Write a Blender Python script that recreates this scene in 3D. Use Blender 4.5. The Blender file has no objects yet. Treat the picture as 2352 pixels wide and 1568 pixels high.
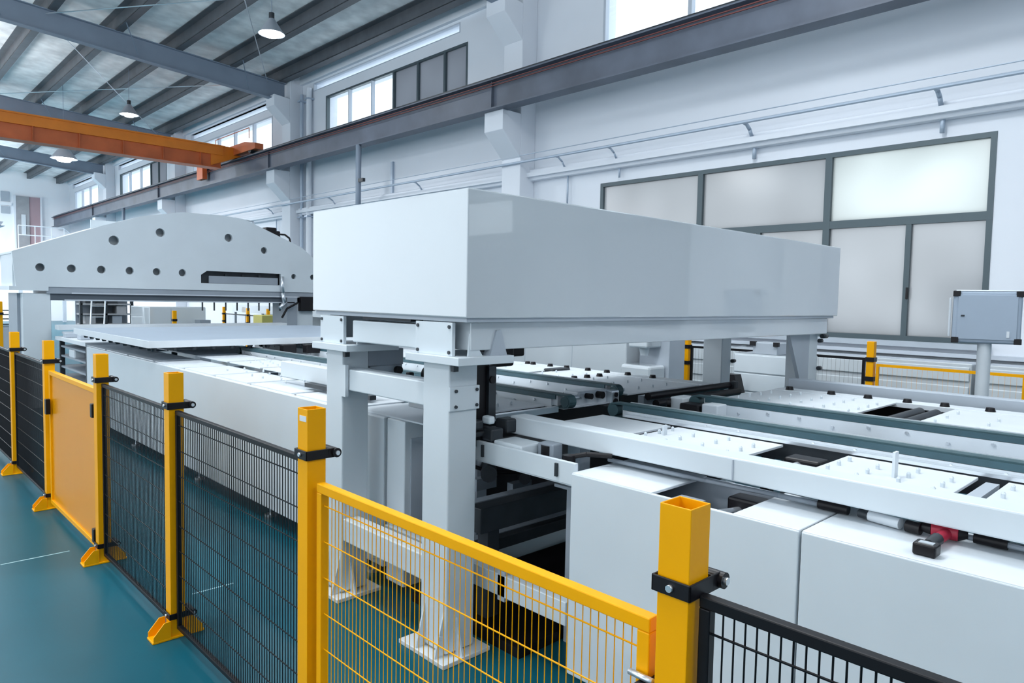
import bpy, bmesh, math, random
from mathutils import Vector, Matrix
random.seed(4)
SC = bpy.context.scene
COL = SC.collection
R = math.radians

# ------------------------------------------------------------------ camera
cd = bpy.data.cameras.new('camera'); cam = bpy.data.objects.new('camera', cd); COL.objects.link(cam)
cd.sensor_width = 36; cd.lens = 36*1619.55/2352; cd.clip_start = .05; cd.clip_end = 300
yaw, pit, rol = R(43.911), R(3.435), R(1.1147)
F = Vector((math.sin(yaw)*math.cos(pit), math.cos(yaw)*math.cos(pit), -math.sin(pit)))
Rt = Vector((math.cos(yaw), -math.sin(yaw), 0)); U = Rt.cross(F)
r_ = math.cos(rol)*Rt + math.sin(rol)*U; u_ = -math.sin(rol)*Rt + math.cos(rol)*U
M4 = Matrix((r_, u_, -F)).transposed().to_4x4(); M4.translation = (0, 0, 1.75)
cam.matrix_world = M4
SC.camera = cam

# ------------------------------------------------------------------ world, lights, exposure
w = bpy.data.worlds.new('world'); SC.world = w; w.use_nodes = True
bg = w.node_tree.nodes['Background']; bg.inputs[0].default_value = (.83, .92, 1, 1); bg.inputs[1].default_value = 1.95
SC.view_settings.view_transform = 'Standard'; SC.view_settings.look = 'None'
SC.view_settings.exposure = 0.22; SC.view_settings.gamma = 1; SC.view_settings.use_curve_mapping = False
def lamp_or_fill_light(loc, size, power, col=(.93, .97, 1)):
    l = bpy.data.lights.new('lamp_or_fill_light', 'AREA'); l.shape = 'DISK'; l.size = size; l.energy = power; l.color = col
    o = bpy.data.objects.new('lamp_or_fill_light', l); o.location = loc; COL.objects.link(o); return o
for lx, ly in ((-6, -5), (1, -5), (5, -5), (-6, 5), (.3, 4.0), (5.2, 3.5), (-6, 14), (1.5, 13), (-6, 23), (.5, 24), (-6, 33), (2, 34), (3, 41), (0, 43)):  # bodiless fill lights added over the hall, no lamps seen there
    lamp_or_fill_light((lx, ly, 6.9), 1.6, 90 if ly < 0 else (185 if ly < 20 else (480 if ly < 30 else 850)))
    lu = lamp_or_fill_light((lx, ly, 5.4), 2.2, 230); lu.rotation_euler.x = math.pi  # upward fill light added in mid-air to brighten the roof

# ------------------------------------------------------------------ materials
def mat(name, col, rough=.5, metal=0, noise=0, nscale=3, coat=0, bump=0, spec=.5):
    m = bpy.data.materials.new(name); m.use_nodes = True; nt = m.node_tree; b = nt.nodes['Principled BSDF']
    b.inputs['Base Color'].default_value = (*col, 1); b.inputs['Roughness'].default_value = rough
    b.inputs['Metallic'].default_value = metal; b.inputs['Coat Weight'].default_value = coat
    b.inputs['Specular IOR Level'].default_value = spec
    if noise or bump:
        tc = nt.nodes.new('ShaderNodeTexCoord'); n = nt.nodes.new('ShaderNodeTexNoise'); n.inputs['Scale'].default_value = nscale
        n.inputs['Detail'].default_value = 4
        nt.links.new(tc.outputs['Object'], n.inputs['Vector'])
        if noise:
            mx = nt.nodes.new('ShaderNodeMix'); mx.data_type = 'RGBA'; cr = nt.nodes.new('ShaderNodeMapRange')
            cr.inputs['From Min'].default_value = .3; cr.inputs['From Max'].default_value = .7
            nt.links.new(n.outputs['Fac'], cr.inputs['Value']); nt.links.new(cr.outputs[0], mx.inputs['Factor'])
            mx.inputs['A'].default_value = (*[c*(1-noise) for c in col], 1)
            mx.inputs['B'].default_value = (*[min(1, c*(1+noise)) for c in col], 1)
            nt.links.new(mx.outputs['Result'], b.inputs['Base Color'])
        if bump:
            bp = nt.nodes.new('ShaderNodeBump'); bp.inputs['Strength'].default_value = bump; bp.inputs['Distance'].default_value = .01
            nt.links.new(n.outputs['Fac'], bp.inputs['Height']); nt.links.new(bp.outputs['Normal'], b.inputs['Normal'])
    return m
WHITE = mat('white_machine_paint', (.63, .69, .735), .38, noise=.03, nscale=2)
COVER = mat('white_cover_paint', (.56, .61, .65), .16, noise=.02, nscale=1.2, coat=1)
PLATE = mat('table_plate', (.66, .71, .755), .45, noise=.03, nscale=5)
ALU = mat('aluminium', (.75, .79, .83), .28, .8)
GREYP = mat('grey_paint', (.30, .34, .39), .45, noise=.05)
MIDG = mat('mid_grey_paint', (.42, .47, .53), .45, noise=.04)
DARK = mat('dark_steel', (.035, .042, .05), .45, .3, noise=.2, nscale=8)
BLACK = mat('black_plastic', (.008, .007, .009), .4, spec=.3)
BLKFR = mat('black_powder_coat', (.006, .006, .008), .4, spec=.25)
RUB = mat('teal_rubber_belt', (.035, .085, .10), .55, noise=.12, nscale=14)
TEAL = mat('teal_guide_strip', (.04, .095, .12), .5, noise=.1, nscale=10)
YEL = mat('yellow_powder_coat', (.90, .395, .0), .42, noise=.04, nscale=4, spec=.18)
YELD = mat('yellow_sheet', (.74, .285, .0), .3, noise=.02, nscale=2, spec=.2)
ORG = mat('orange_crane_paint', (.80, .22, .012), .45, noise=.1, nscale=2)
ORGD = mat('darker_red_orange', (.58, .13, .035), .5, noise=.15, nscale=2)
WALLM = mat('white_wall_paint', (.74, .78, .84), .75, noise=.025, nscale=.6)
ENDW = mat('end_wall_paint', (.86, .89, .93), .8, noise=.02, nscale=.5)
STEEL = mat('grey_roof_steel', (.20, .25, .32), .55, noise=.08, nscale=1.5)
STEELD = mat('dark_blue_steel', (.075, .095, .12), .45)
PURL = mat('shaded_purlin', (.10, .11, .125), .5, .2, noise=.15, nscale=3)  # steel darkened: shade on the purlin sides put into the colour
ROOF = mat('silver_roof_foil', (.80, .82, .83), .5, 0, noise=.22, nscale=2.2, bump=.3)
RAILM = mat('runway_beam_paint', (.105, .125, .165), .5, noise=.22, nscale=1.2)
REDB = mat('red_busbar', (.16, .045, .04), .6)
PIPEM = mat('grey_pipe_paint', (.42, .5, .6), .4, .2)
FRAMEM = mat('dark_window_frame', (.075, .105, .12), .45, .2)
PALEFR = mat('pale_window_frame', (.5, .55, .62), .5)
RED = mat('red_plastic', (.42, .02, .05), .4)
PINK = mat('red_button', (.8, .08, .16), .4)
BOXG = mat('grey_control_box', (.34, .41, .5), .4, noise=.03)
BRICK = mat('reddish_door_wall', (.42, .30, .33), .7, noise=.1, nscale=1)
DULL = mat('dull_grey', (.33, .34, .36), .6, noise=.1)
# lamp lens gives off light
LAMP = bpy.data.materials.new('lamp_lens'); LAMP.use_nodes = True
b = LAMP.node_tree.nodes['Principled BSDF']; b.inputs['Emission Color'].default_value = (.95, .98, 1, 1); b.inputs['Emission Strength'].default_value = 9
# glass
def glass(name, col, rough):
    m = bpy.data.materials.new(name); m.use_nodes = True; nt = m.node_tree; nt.nodes.clear()
    out = nt.nodes.new('ShaderNodeOutputMaterial'); mx = nt.nodes.new('ShaderNodeMixShader'); tr = nt.nodes.new('ShaderNodeBsdfTransparent')
    gl = nt.nodes.new('ShaderNodeBsdfGlossy'); gl.inputs['Roughness'].default_value = rough; tr.inputs[0].default_value = (*col, 1)
    mx.inputs[0].default_value = .05
    nt.links.new(tr.outputs[0], mx.inputs[1]); nt.links.new(gl.outputs[0], mx.inputs[2])
    nt.links.new(mx.outputs[0], out.inputs[0]); return m
GLASS = glass('clear_glass', (.97, .99, 1), .02)
def frosted(name, col, noise):
    m = bpy.data.materials.new(name); m.use_nodes = True; nt = m.node_tree; nt.nodes.clear()
    out = nt.nodes.new('ShaderNodeOutputMaterial'); mx = nt.nodes.new('ShaderNodeMixShader'); mx.inputs[0].default_value = .12
    tl = nt.nodes.new('ShaderNodeBsdfTranslucent'); gl = nt.nodes.new('ShaderNodeBsdfGlossy'); gl.inputs['Roughness'].default_value = .18
    tc = nt.nodes.new('ShaderNodeTexCoord'); n = nt.nodes.new('ShaderNodeTexNoise'); n.inputs['Scale'].default_value = .8; n.inputs['Detail'].default_value = 1
    mc = nt.nodes.new('ShaderNodeMix'); mc.data_type = 'RGBA'
    mc.inputs['A'].default_value = (*[c*(1-noise) for c in col], 1); mc.inputs['B'].default_value = (*[min(1, c*(1+noise)) for c in col], 1)
    nt.links.new(tc.outputs['Object'], n.inputs['Vector']); nt.links.new(n.outputs['Fac'], mc.inputs['Factor']); nt.links.new(mc.outputs['Result'], tl.inputs[0])
    nt.links.new(tl.outputs[0], mx.inputs[1]); nt.links.new(gl.outputs[0], mx.inputs[2]); nt.links.new(mx.outputs[0], out.inputs[0]); return m
FROST = frosted('frosted_glass', (.50, .505, .51), .22)
FROST_GLARE = frosted('glare_frosted_glass', (.66, .68, .66), .3)  # paler frosted glass: glare on one pane put into its colour
FROSTG = frosted('grey_blind_glass', (.37, .385, .41), .12)
# floor : glossy teal epoxy
FLOORM = mat('teal_epoxy_floor', (.005, .088, .125), .3, noise=.12, nscale=.9, bump=.04, spec=.14)
JOINT = mat('pale_floor_joint', (.3, .5, .56), .6, noise=.3, nscale=20)

# ------------------------------------------------------------------ mesh helpers (world coordinates)
class MB:
    def __init__(s): s.v = []; s.f = []; s.sm = []
    def add(s, vs, fs, smooth=False):
        k = len(s.v); s.v += [tuple(v) for v in vs]; s.f += [tuple(i+k for i in f) for f in fs]; s.sm += [smooth]*len(fs); return s
    def box(s, x0, x1, y0, y1, z0, z1):
        x0, x1 = min(x0, x1), max(x0, x1); y0, y1 = min(y0, y1), max(y0, y1); z0, z1 = min(z0, z1), max(z0, z1)
        return s.add([(x0,y0,z0),(x1,y0,z0),(x1,y1,z0),(x0,y1,z0),(x0,y0,z1),(x1,y0,z1),(x1,y1,z1),(x0,y1,z1)],
            [(0,3,2,1),(4,5,6,7),(0,1,5,4),(1,2,6,5),(2,3,7,6),(3,0,4,7)])
    def tube(s, p0, p1, r0, r1=None, n=12, cap=True):
        r1 = r0 if r1 is None else r1; p0 = Vector(p0); p1 = Vector(p1); d = (p1-p0).normalized()
        a = d.orthogonal().normalized(); b_ = d.cross(a)
        vs = []
        for p, r in ((p0, r0), (p1, r1)):
            for i in range(n):
                t = 2*math.pi*i/n + math.pi/n; vs.append(p + a*(r*math.cos(t)) + b_*(r*math.sin(t)))
        k0 = len(s.f)
        s.add(vs, [(i, (i+1) % n, n+(i+1) % n, n+i) for i in range(n)], n > 6)
        if cap: s.add(vs, [tuple(range(n-1, -1, -1)), tuple(range(n, 2*n))])
        return s
    def path(s, pts, r, n=8):
        for a, c in zip(pts, pts[1:]): s.tube(a, c, r, n=n)
        return s
    def prism(s, poly, axis, a, b_):
        def P(u, v, t): return {'x': (t, u, v), 'y': (u, t, v), 'z': (u, v, t)}[axis]
        n = len(poly); vs = [P(u, v, a) for u, v in poly] + [P(u, v, b_) for u, v in poly]
        return s.add(vs, [tuple(range(n-1, -1, -1)), tuple(range(n, 2*n))] + [(i, (i+1) % n, n+(i+1) % n, n+i) for i in range(n)])
    def build(s, name, m, parent=None, bevel=0, seg=2, recalc=True):
        off = Vector((0, 0, 0))
        if parent is not None:
            q = parent
            while q is not None: off += q.location; q = q.parent
        me = bpy.data.meshes.new(name); me.from_pydata([tuple(Vector(v)-off) for v in s.v], [], s.f)
        if recalc:
            bm = bmesh.new(); bm.from_mesh(me); bmesh.ops.remove_doubles(bm, verts=bm.verts, dist=1e-5) if any(s.sm) else None
            bmesh.ops.recalc_face_normals(bm, faces=bm.faces)
            if any(s.sm):
                for f in bm.faces: f.smooth = len(f.verts) == 4 and f.calc_area() < .5
                for e in bm.edges:
                    if len(e.link_faces) == 2 and e.calc_face_angle(0) > .75: e.smooth = False
            bm.to_mesh(me); bm.free()
        me.materials.append(m)
        o = bpy.data.objects.new(name, me); COL.objects.link(o)
        if parent is not None: o.parent = parent
        if bevel:
            md = o.modifiers.new('bevel', 'BEVEL'); md.width = bevel; md.segments = seg; md.limit_method = 'ANGLE'
        return o
def B(*a): return MB().box(*a)
def T(*a, **k): return MB().tube(*a, **k)
def tag(o, label=None, cat=None, group=None, kind=None):
    if label: o['label'] = label
    if cat: o['category'] = cat
    if group: o['group'] = group
    if kind: o['kind'] = kind
    return o
def thing(name, label, cat, loc, group=None):
    o = bpy.data.objects.new(name, None); o.empty_display_size = .1; o.location = loc; COL.objects.link(o)
    return tag(o, label, cat, group)
def struct(o): o['kind'] = 'structure'; return o
def emptys(name, loc=(0, 0, 0)):
    o = bpy.data.objects.new(name, None); o.location = loc; COL.objects.link(o); return struct(o)
def inst(src, parent, dloc):
    c = src.copy(); COL.objects.link(c); c.parent = parent; c.location = Vector(src.location) + Vector(dloc); return c
def copy_tree(o, loc=None, parent=None):
    c = o.copy(); COL.objects.link(c)
    if parent is not None: c.parent = parent
    if loc is not None: c.location = loc
    for ch in list(o.children): copy_tree(ch, None, c)
    return c

# ------------------------------------------------------------------ SETTING
XW = 10.0
fl = struct(B(-16, 10.4, -9.6, 48, -.2, 0).build('floor', FLOORM))
for (x0, x1, y) in ((.72, 1.1, 5.40), (1.46, 1.70, 4.16), (-.5, .25, 5.42), (3.2, 9.6, 5.4)):
    B(x0, x1, y-.006, y+.006, -.001, .001).build('joint', JOINT, fl)
# right wall with openings : (y0,y1,z0,z1)
opens_low = [(2.16, 8.165, 1.31, 3.85), (-7.4, -1.4, 1.31, 3.85)]
opens_up = [(11.93, 18.0, 6.15, 7.26), (21.3, 28.0, 6.15, 7.3), (31.0, 37.5, 6.15, 7.3), (41.3, 46.2, 6.15, 7.3), (-1.5, 8.2, 6.15, 7.5)]
glare_strips = [(12.2, 18.7, 7.52, 7.74), (21.2, 28.2, 7.52, 7.76), (30.8, 37.7, 7.52, 7.76), (40.6, 46.6, 7.52, 7.76)]  # overexposed eave reflections, built as slots glazed like windows
mb = MB()
def band(z0, z1, ops):
    y = -9.6
    for (a, c) in sorted(ops):
        mb.box(XW, XW+.35, y, a, z0, z1); y = c
    mb.box(XW, XW+.35, y, 47.75, z0, z1)
band(0, 1.31, []); band(1.31, 3.85, [o[:2] for o in opens_low]); band(3.85, 6.15, [])
band(6.15, 7.26, [o[:2] for o in opens_up]); band(7.26, 7.52, [(-1.5, 8.2)]); band(7.52, 7.74, [o[:2] for o in glare_strips]); band(7.74, 8.35, [])
wr = struct(mb.build('wall_right', WALLM))
B(9.86, 10.0, -9.6, 47.4, 4.06, 4.27).build('ledge', WALLM, wr, .02)
B(9.9, 10.0, -9.6, 47.4, 7.80, 8.35).build('eave_beam', WALLM, wr)
COLY = (.6, 10.1, 19.6, 29.1, 38.6)
for y in COLY + (-8.9,):
    a, c = y-.26, y+.26
    p = B(9.6, 10.0, a, c, 0, 8.25).build('pillar', WALLM, wr, .015)
    MB().prism([(9.6, 4.47), (9.12, 4.93), (9.12, 5.30), (9.6, 5.30)], 'y', a, c).build('corbel', WALLM, p, .01)
    MB().prism([(9.6, 6.68), (9.12, 7.10), (9.12, 7.40), (9.6, 7.36)], 'y', a, c).build('corbel', WALLM, p, .01)
struct(B(-16, 10.35, 47.4, 47.75, 0, 8.3).build('wall_far', ENDW))
struct(B(-16, 10.35, -9.95, -9.6, 0, 9).build('wall_near', mat('unseen_near_wall', (.30, .33, .37), .8)))  # unseen wall, added and kept grey to dim light from behind
# windows
def window(idx, y0, y1, z0, z1, mull, trans, lowmull, paneM, fm, fw=.06, xf=9.99):
    e = emptys('window_%d' % idx, (10, (y0+y1)/2, z0))
    mb = MB(); mb.box(xf, xf+.1, y0, y1, z1-fw, z1).box(xf, xf+.1, y0, y1, z0, z0+fw).box(xf, xf+.1, y0, y0+fw, z0+fw, z1-fw).box(xf, xf+.1, y1-fw, y1, z0+fw, z1-fw)
    mb.build('window_frame', fm, e)
    ys = [y0] + sorted(mull) + [y1]
    for q_, m_ in enumerate(sorted(mull)):
        pale = isinstance(paneM, list) and paneM[q_+1] is GLASS and paneM[q_] is GLASS
        B(xf-.004, xf+.1, m_-fw*(.3 if pale else .7), m_+fw*(.3 if pale else .7), z0+fw, z1-fw).build('mullion', PALEFR if pale else fm, e)
    for t in trans: B(xf-.002, xf+.1, y0, y1, t-fw*.8, t+fw*.8).build('transom', fm, e)
    for (m_, ztop) in lowmull: B(xf, xf+.09, m_-fw*.5, m_+fw*.5, z0+fw, ztop-fw*.8).build('mullion', fm, e)
    for i, (a, c) in enumerate(zip(ys, ys[1:])):
        zs = [z0] + list(trans) + [z1]
        for q, (za, zc) in enumerate(zip(zs, zs[1:])):
            cuts = [a] + [m_ for m_, zt in lowmull if a < m_ < c and q == 0] + [c]
            for (u, v) in zip(cuts, cuts[1:]):
                pm = paneM[i] if isinstance(paneM, (list, tuple)) else paneM
                if isinstance(pm, list): pm = pm[q]
                B(xf+.05, xf+.058, u+.01, v-.01, za+.01, zc-.01).build('pane', pm, e)
    return e
w1 = window(1, 2.16, 8.165, 1.31, 3.85, [4.12, 6.13], [2.86], [(3.07, 2.86), (5.12, 2.86), (7.14, 2.86)], [[FROST, FROST_GLARE], [FROST, FROST], [FROST, FROST]], FRAMEM, .065)
B(9.965, 9.995, 3.03, 3.06, 1.85, 2.0).build('latch', BLACK, w1, .005)
B(9.9, 10.0, 2.1, 8.2, 1.24, 1.31).build('sill', MIDG, w1)
window(2, -7.4, -1.4, 1.31, 3.85, [-3.4, -5.5], [3.05], [], [[FROSTG, GLASS], FROSTG, FROSTG], FRAMEM, .065)  # unseen window, its clear pane added for a bright reflection on the cover
window(3, 11.93, 18.0, 6.15, 7.26, [12.72, 13.73, 14.72, 15.7, 16.8], [], [], [FROSTG, FROSTG, FROSTG, GLASS, GLASS, GLASS], FRAMEM, .05)
window(4, 21.3, 28.0, 6.15, 7.3, [22.7, 24.2, 25.6, 27], [], [], GLASS, PALEFR, .05)
window(5, 31.0, 37.5, 6.15, 7.3, [32.0, 33.0, 34.4, 36.], [], [], [FROSTG, FROSTG, GLASS, GLASS, GLASS], FRAMEM, .05)
window(6, 41.3, 46.2, 6.15, 7.3, [43., 44.6], [], [], GLASS, PALEFR, .05)
window(7, -1.5, 8.2, 6.15, 7.5, [.5, 2.5, 4.5, 6.43], [], [], GLASS, PALEFR, .05)
for i, (a, c, z0, z1) in enumerate(glare_strips): window(8+i, a, c, z0, z1, [], [], [], GLASS, PALEFR, .02)  # panes standing in for the eave glare, not real windows

# ceiling : sloped roof sheets, purlins, rafters
def zr(x): return 7.33 + (9.0-x)*.068          # bottom of rafters
ce = emptys('ceiling', (0, 0, 0))
HR = .52; HP = .30
PX = [9.35, 7.95, 6.55, 5.15, 3.75, 2.35, .95, -.45, -1.85, -3.25, -4.65, -6.05, -7.45]
for i, (xa, xc) in enumerate(zip([10.35]+PX, PX+[-9.5])):
    za, zc = zr(xa)+HR+HP, zr(xc)+HR+HP
    MB().prism([(xa, za), (xc, zc), (xc, zc+.06), (xa, za+.06)], 'y', -9.9, 47.75).build('roof_sheet', ROOF, ce)
MB().prism([(-9.5, zr(-9.5)+HR+HP), (-16, 8.2), (-16, 8.3), (-9.5, zr(-9.5)+HR+HP+.06)], 'y', -9.9, 47.75).build('roof_sheet', ROOF, ce)
for x in PX:
    z = zr(x)+HR
    mb = MB(); mb.box(x-.012, x+.012, -9.6, 47.4, z, z+HP).box(x-.012, x+.16, -9.6, 47.4, z-.012, z+.012).box(x-.16, x+.012, -9.6, 47.4, z+HP-.014, z+HP)
    mb.build('purlin', PURL, ce)
    T((x+.16, -9.6, z+.005), (x+.16, 47.4, z+.005), .012, n=6).build('purlin_lip', ALU, ce)
for y in COLY:
    xl, xr = -13, 9.55
    mb = MB(); zl, zh = zr(xl), zr(xr)
    for (dz0, dz1, hw) in ((0, .02, .11), (.02, HR-.02, .012), (HR-.02, HR, .11)):
        mb.prism([(xl, zl+dz0), (xr, zh+dz0), (xr, zh+dz1), (xl, zl+dz1)], 'y', y-hw, y+hw)
    rf = mb.build('rafter', STEEL, ce)
    for x in PX[1:9:2]:
        zb = zr(x)
        mb = MB(); mb.tube((x+.5, y-.1, zb+.03), (x, y-.9, zb+HR+.02), .012, n=6).tube((x+.5, y+.1, zb+.03), (x, y+.9, zb+HR+.02), .012, n=6)
        mb.build('brace', STEEL, rf)
    B(9.3, 9.55, y-.13, y+.13, zr(9.4)-.04, zr(9.4)+.02).build('bearing_plate', DARK, rf)
for (xa, ya, xc, yc) in ((9.0, 10.2, 3.7, 19.5), (3.7, 10.2, 9, 19.5), (9, 19.7, 3.7, 29), (3.7, 19.7, 9, 29)):
    T((xa, ya, zr(xa)+HR-.12), (xc, yc, zr(xc)+HR-.12), .012, n=6).build('bracing_rod', ALU, ce)
# soffit gutter beam by the eave
B(9.5, 9.62, -9.6, 47.4, 7.86, 8.06).build('eave_purlin', PURL, ce)

# end wall door, platform, small windows
d1 = emptys('door_1', (8, 47.4, 4.1))
B(7.38, 8.52, 47.30, 47.39, 3.7, 6.9).build('door_recess', BRICK, d1)
B(7.36, 8.0, 47.24, 47.3, 3.7, 6.9).build('door_leaf', DULL, d1)
B(7.62, 7.82, 47.2, 47.24, 4.75, 5.9).build('door_glass', PLATE, d1)
B(7.3, 7.38, 47.22, 47.4, 3.7, 6.95).build('door_frame', WALLM, d1)
B(8.52, 8.6, 47.22, 47.4, 3.7, 6.95).build('door_frame', WALLM, d1)
window(12, 0, .01, 0, .01, [], [], [], GLASS, PALEFR, .001) if False else None
e = emptys('window_12', (6.9, 47.4, 6.2))
B(6.72, 7.12, 47.34, 47.4, 6.55, 7.1).build('pane', MIDG, e); B(6.72, 7.12, 47.34, 47.4, 5.9, 6.3).build('pane', MIDG, e); B(6.66, 7.2, 47.3, 47.4, 6.34, 6.5).build('window_frame', ENDW, e)

# ------------------------------------------------------------------ crane runway beam and bridge crane
t = thing('runway_beam', 'long dark grey steel crane runway beam resting on the wall corbels', 'beam', (9.12, 20, 5.30))
mb = MB(); mb.box(8.98, 9.26, -9.5, 47.0, 5.30, 5.325).box(9.11, 9.13, -9.5, 47.0, 5.325, 5.83).box(8.98, 9.26, -9.5, 47.0, 5.83, 5.855)
mb.build('steel_beam', RAILM, t)
B(9.09, 9.15, -9.5, 47.0, 5.855, 5.93).build('crane_rail', DARK, t)
mb = MB()
for k in range(2): mb.box(9.03, 9.05, -9.4, 46.9, 5.73+k*.05, 5.745+k*.05)
mb.build('bus_bar', REDB, t)
for y in COLY: B(9.05, 9.11, y-.006, y+.006, 5.325, 5.83).build('stiffener', RAILM, t)
for i, y in enumerate((14.71, 33.4)):
    p = T((9.02, y, 3.2 if i == 0 else 4.2), (9.02, y, 5.30), .065, n=8).build('drop_pole', STEEL, t)
y = 14.66
B(8.95, 9.02, y-.25, y-.05, 4.42, 4.5).build('pole_clamp', DARK, t)

t = thing('bridge_crane', 'orange overhead bridge crane spanning the hall below the roof', 'crane', (2, 22.3, 5.5))
yc = 22.0
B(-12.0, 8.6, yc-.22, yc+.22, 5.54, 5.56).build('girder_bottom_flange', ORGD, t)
B(-12.0, 8.6, yc-.15, yc+.15, 5.56, 5.93).build('girder_web', ORGD, t)  # web coloured darker and redder than the chord above
B(-12.0, 8.65, yc-.22, yc+.22, 5.93, 6.18).build('girder', ORG, t)
B(-12.0, 8.7, yc-.25, yc+.25, 6.18, 6.22).build('girder_top_flange', ORG, t)
for i in range(14):
    x = 8.0 - i*1.05
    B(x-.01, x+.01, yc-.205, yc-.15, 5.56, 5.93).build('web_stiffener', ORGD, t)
MB().prism([(8.3, 5.6), (9.22, 5.98), (9.22, 6.22), (8.3, 6.22)], 'y', yc-.18, yc+.18).build('girder_end', ORG, t)
ec = MB().prism([(20.3, 5.99), (24.3, 5.99), (24.3, 6.16), (23.6, 6.28), (21, 6.28), (20.3, 6.16)], 'x', 8.98, 9.24).build('end_carriage', ORGD, t)
for y in (20.7, 23.9): T((9.0, y, 6.03), (9.22, y, 6.03), .12, n=14).build('wheel', DARK, ec)
B(8.85, 9.0, 24.0, 24.5, 5.5, 5.95).build('buffer', ORGD, t)
mb = MB(); mb.tube((8.9, 20.5, 6.3), (8.9, 20.5, 6.6), .012, n=6).tube((8.9, 23, 6.3), (8.9, 23, 6.6), .012, n=6).tube((8.9, 20.5, 6.6), (8.9, 23, 6.6), .012, n=6)
mb.build('handrail', ORGD, t)

# ------------------------------------------------------------------ hanging lamps
def high_bay(loc, label, f):
    x, y, z = loc; t = thing('pendant_lamp', label, 'lamp', loc, 'high bay lamps hanging from the roof')
    T((x, y, z-.02), (x, y, z+.28*f), .26*f, .06, n=24, cap=False).build('lamp_shade', GREYP, t)
    T((x, y, z+.28*f), (x, y, z+.28*f+.12), .055, n=12).build('lamp_cap', DARK, t)
    T((x, y, z-.07*f), (x, y, z+.06), .12*f, .2*f, n=16).build('lamp_lens', LAMP, t)
    T((x, y, z+.28*f+.12), (x, y, zr(x)+HR+HP), .008, n=6).build('hanging_rod', STEEL, t)
    lamp_or_fill_light((x, y, z-.12), .4, 60)
    return t
high_bay((6.55, 14, 7.03), 'conical pendant lamp nearest the camera, high by the wall windows', 1)
high_bay((6.45, 23.2, 6.98), 'small conical pendant lamp above the middle of the orange crane girder', 1)
high_bay((5.55, 27.0, 6.05), 'bright glaring pendant lamp just below the orange crane girder', 1.5)

# ------------------------------------------------------------------ wall services
t = thing('service_pipe', 'long thin grey service pipe on gooseneck brackets above the big window', 'pipe', (9.56, 20, 4.36))
T((9.56, -5, 4.37), (9.56, 46, 4.37), .025, n=10).build('pipe', PIPEM, t)
T((9.58, -5, 4.50), (9.58, 46, 4.50), .009, n=6).build('wire', PIPEM, t)
B(9.78, 9.86, -5, 46, 4.12, 4.2).build('conduit', WALLM, t)
for y in (2.73, 5.2, 7.7, 8.9, 13.3, 17.2, 20.9, 25):
    mb = MB(); mb.path([(9.56, y, 4.37), (9.66, y, 4.36), (9.76, y, 4.30), (9.84, y, 4.2), (9.93, y, 4.14), (9.93, y, 3.9 if y < 8 else 3.5)], .028 if y < 6 else .018)
    mb.build('bracket', PIPEM, t)
for (y, r, z1) in ((19.18, .05, 7.5), (18.75, .075, 7.6)):
    lab = 'slim grey downpipe close beside the second wall pillar' if r < .06 else 'thicker white downpipe right of the slim one by the second pillar'
    t = thing('downpipe', lab, 'pipe', (9.9, y, .0))
    T((9.88, y, 0), (9.88, y, z1), r, n=12).build('pipe', WALLM if r > .06 else PIPEM, t)
    for z in (2, 4, 6, 7.3): B(9.78, 10, y-.09, y+.09, z-.02, z+.02).build('pipe_clip', PIPEM, t)
t = thing('cable_conduit', 'thin vertical conduit on the wall left of the hanging pole', 'conduit', (9.96, 14.6, 4.3))
B(9.94, 10, 14.66, 14.74, 3.3, 5.05).build('conduit_channel', PIPEM, t)

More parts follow.
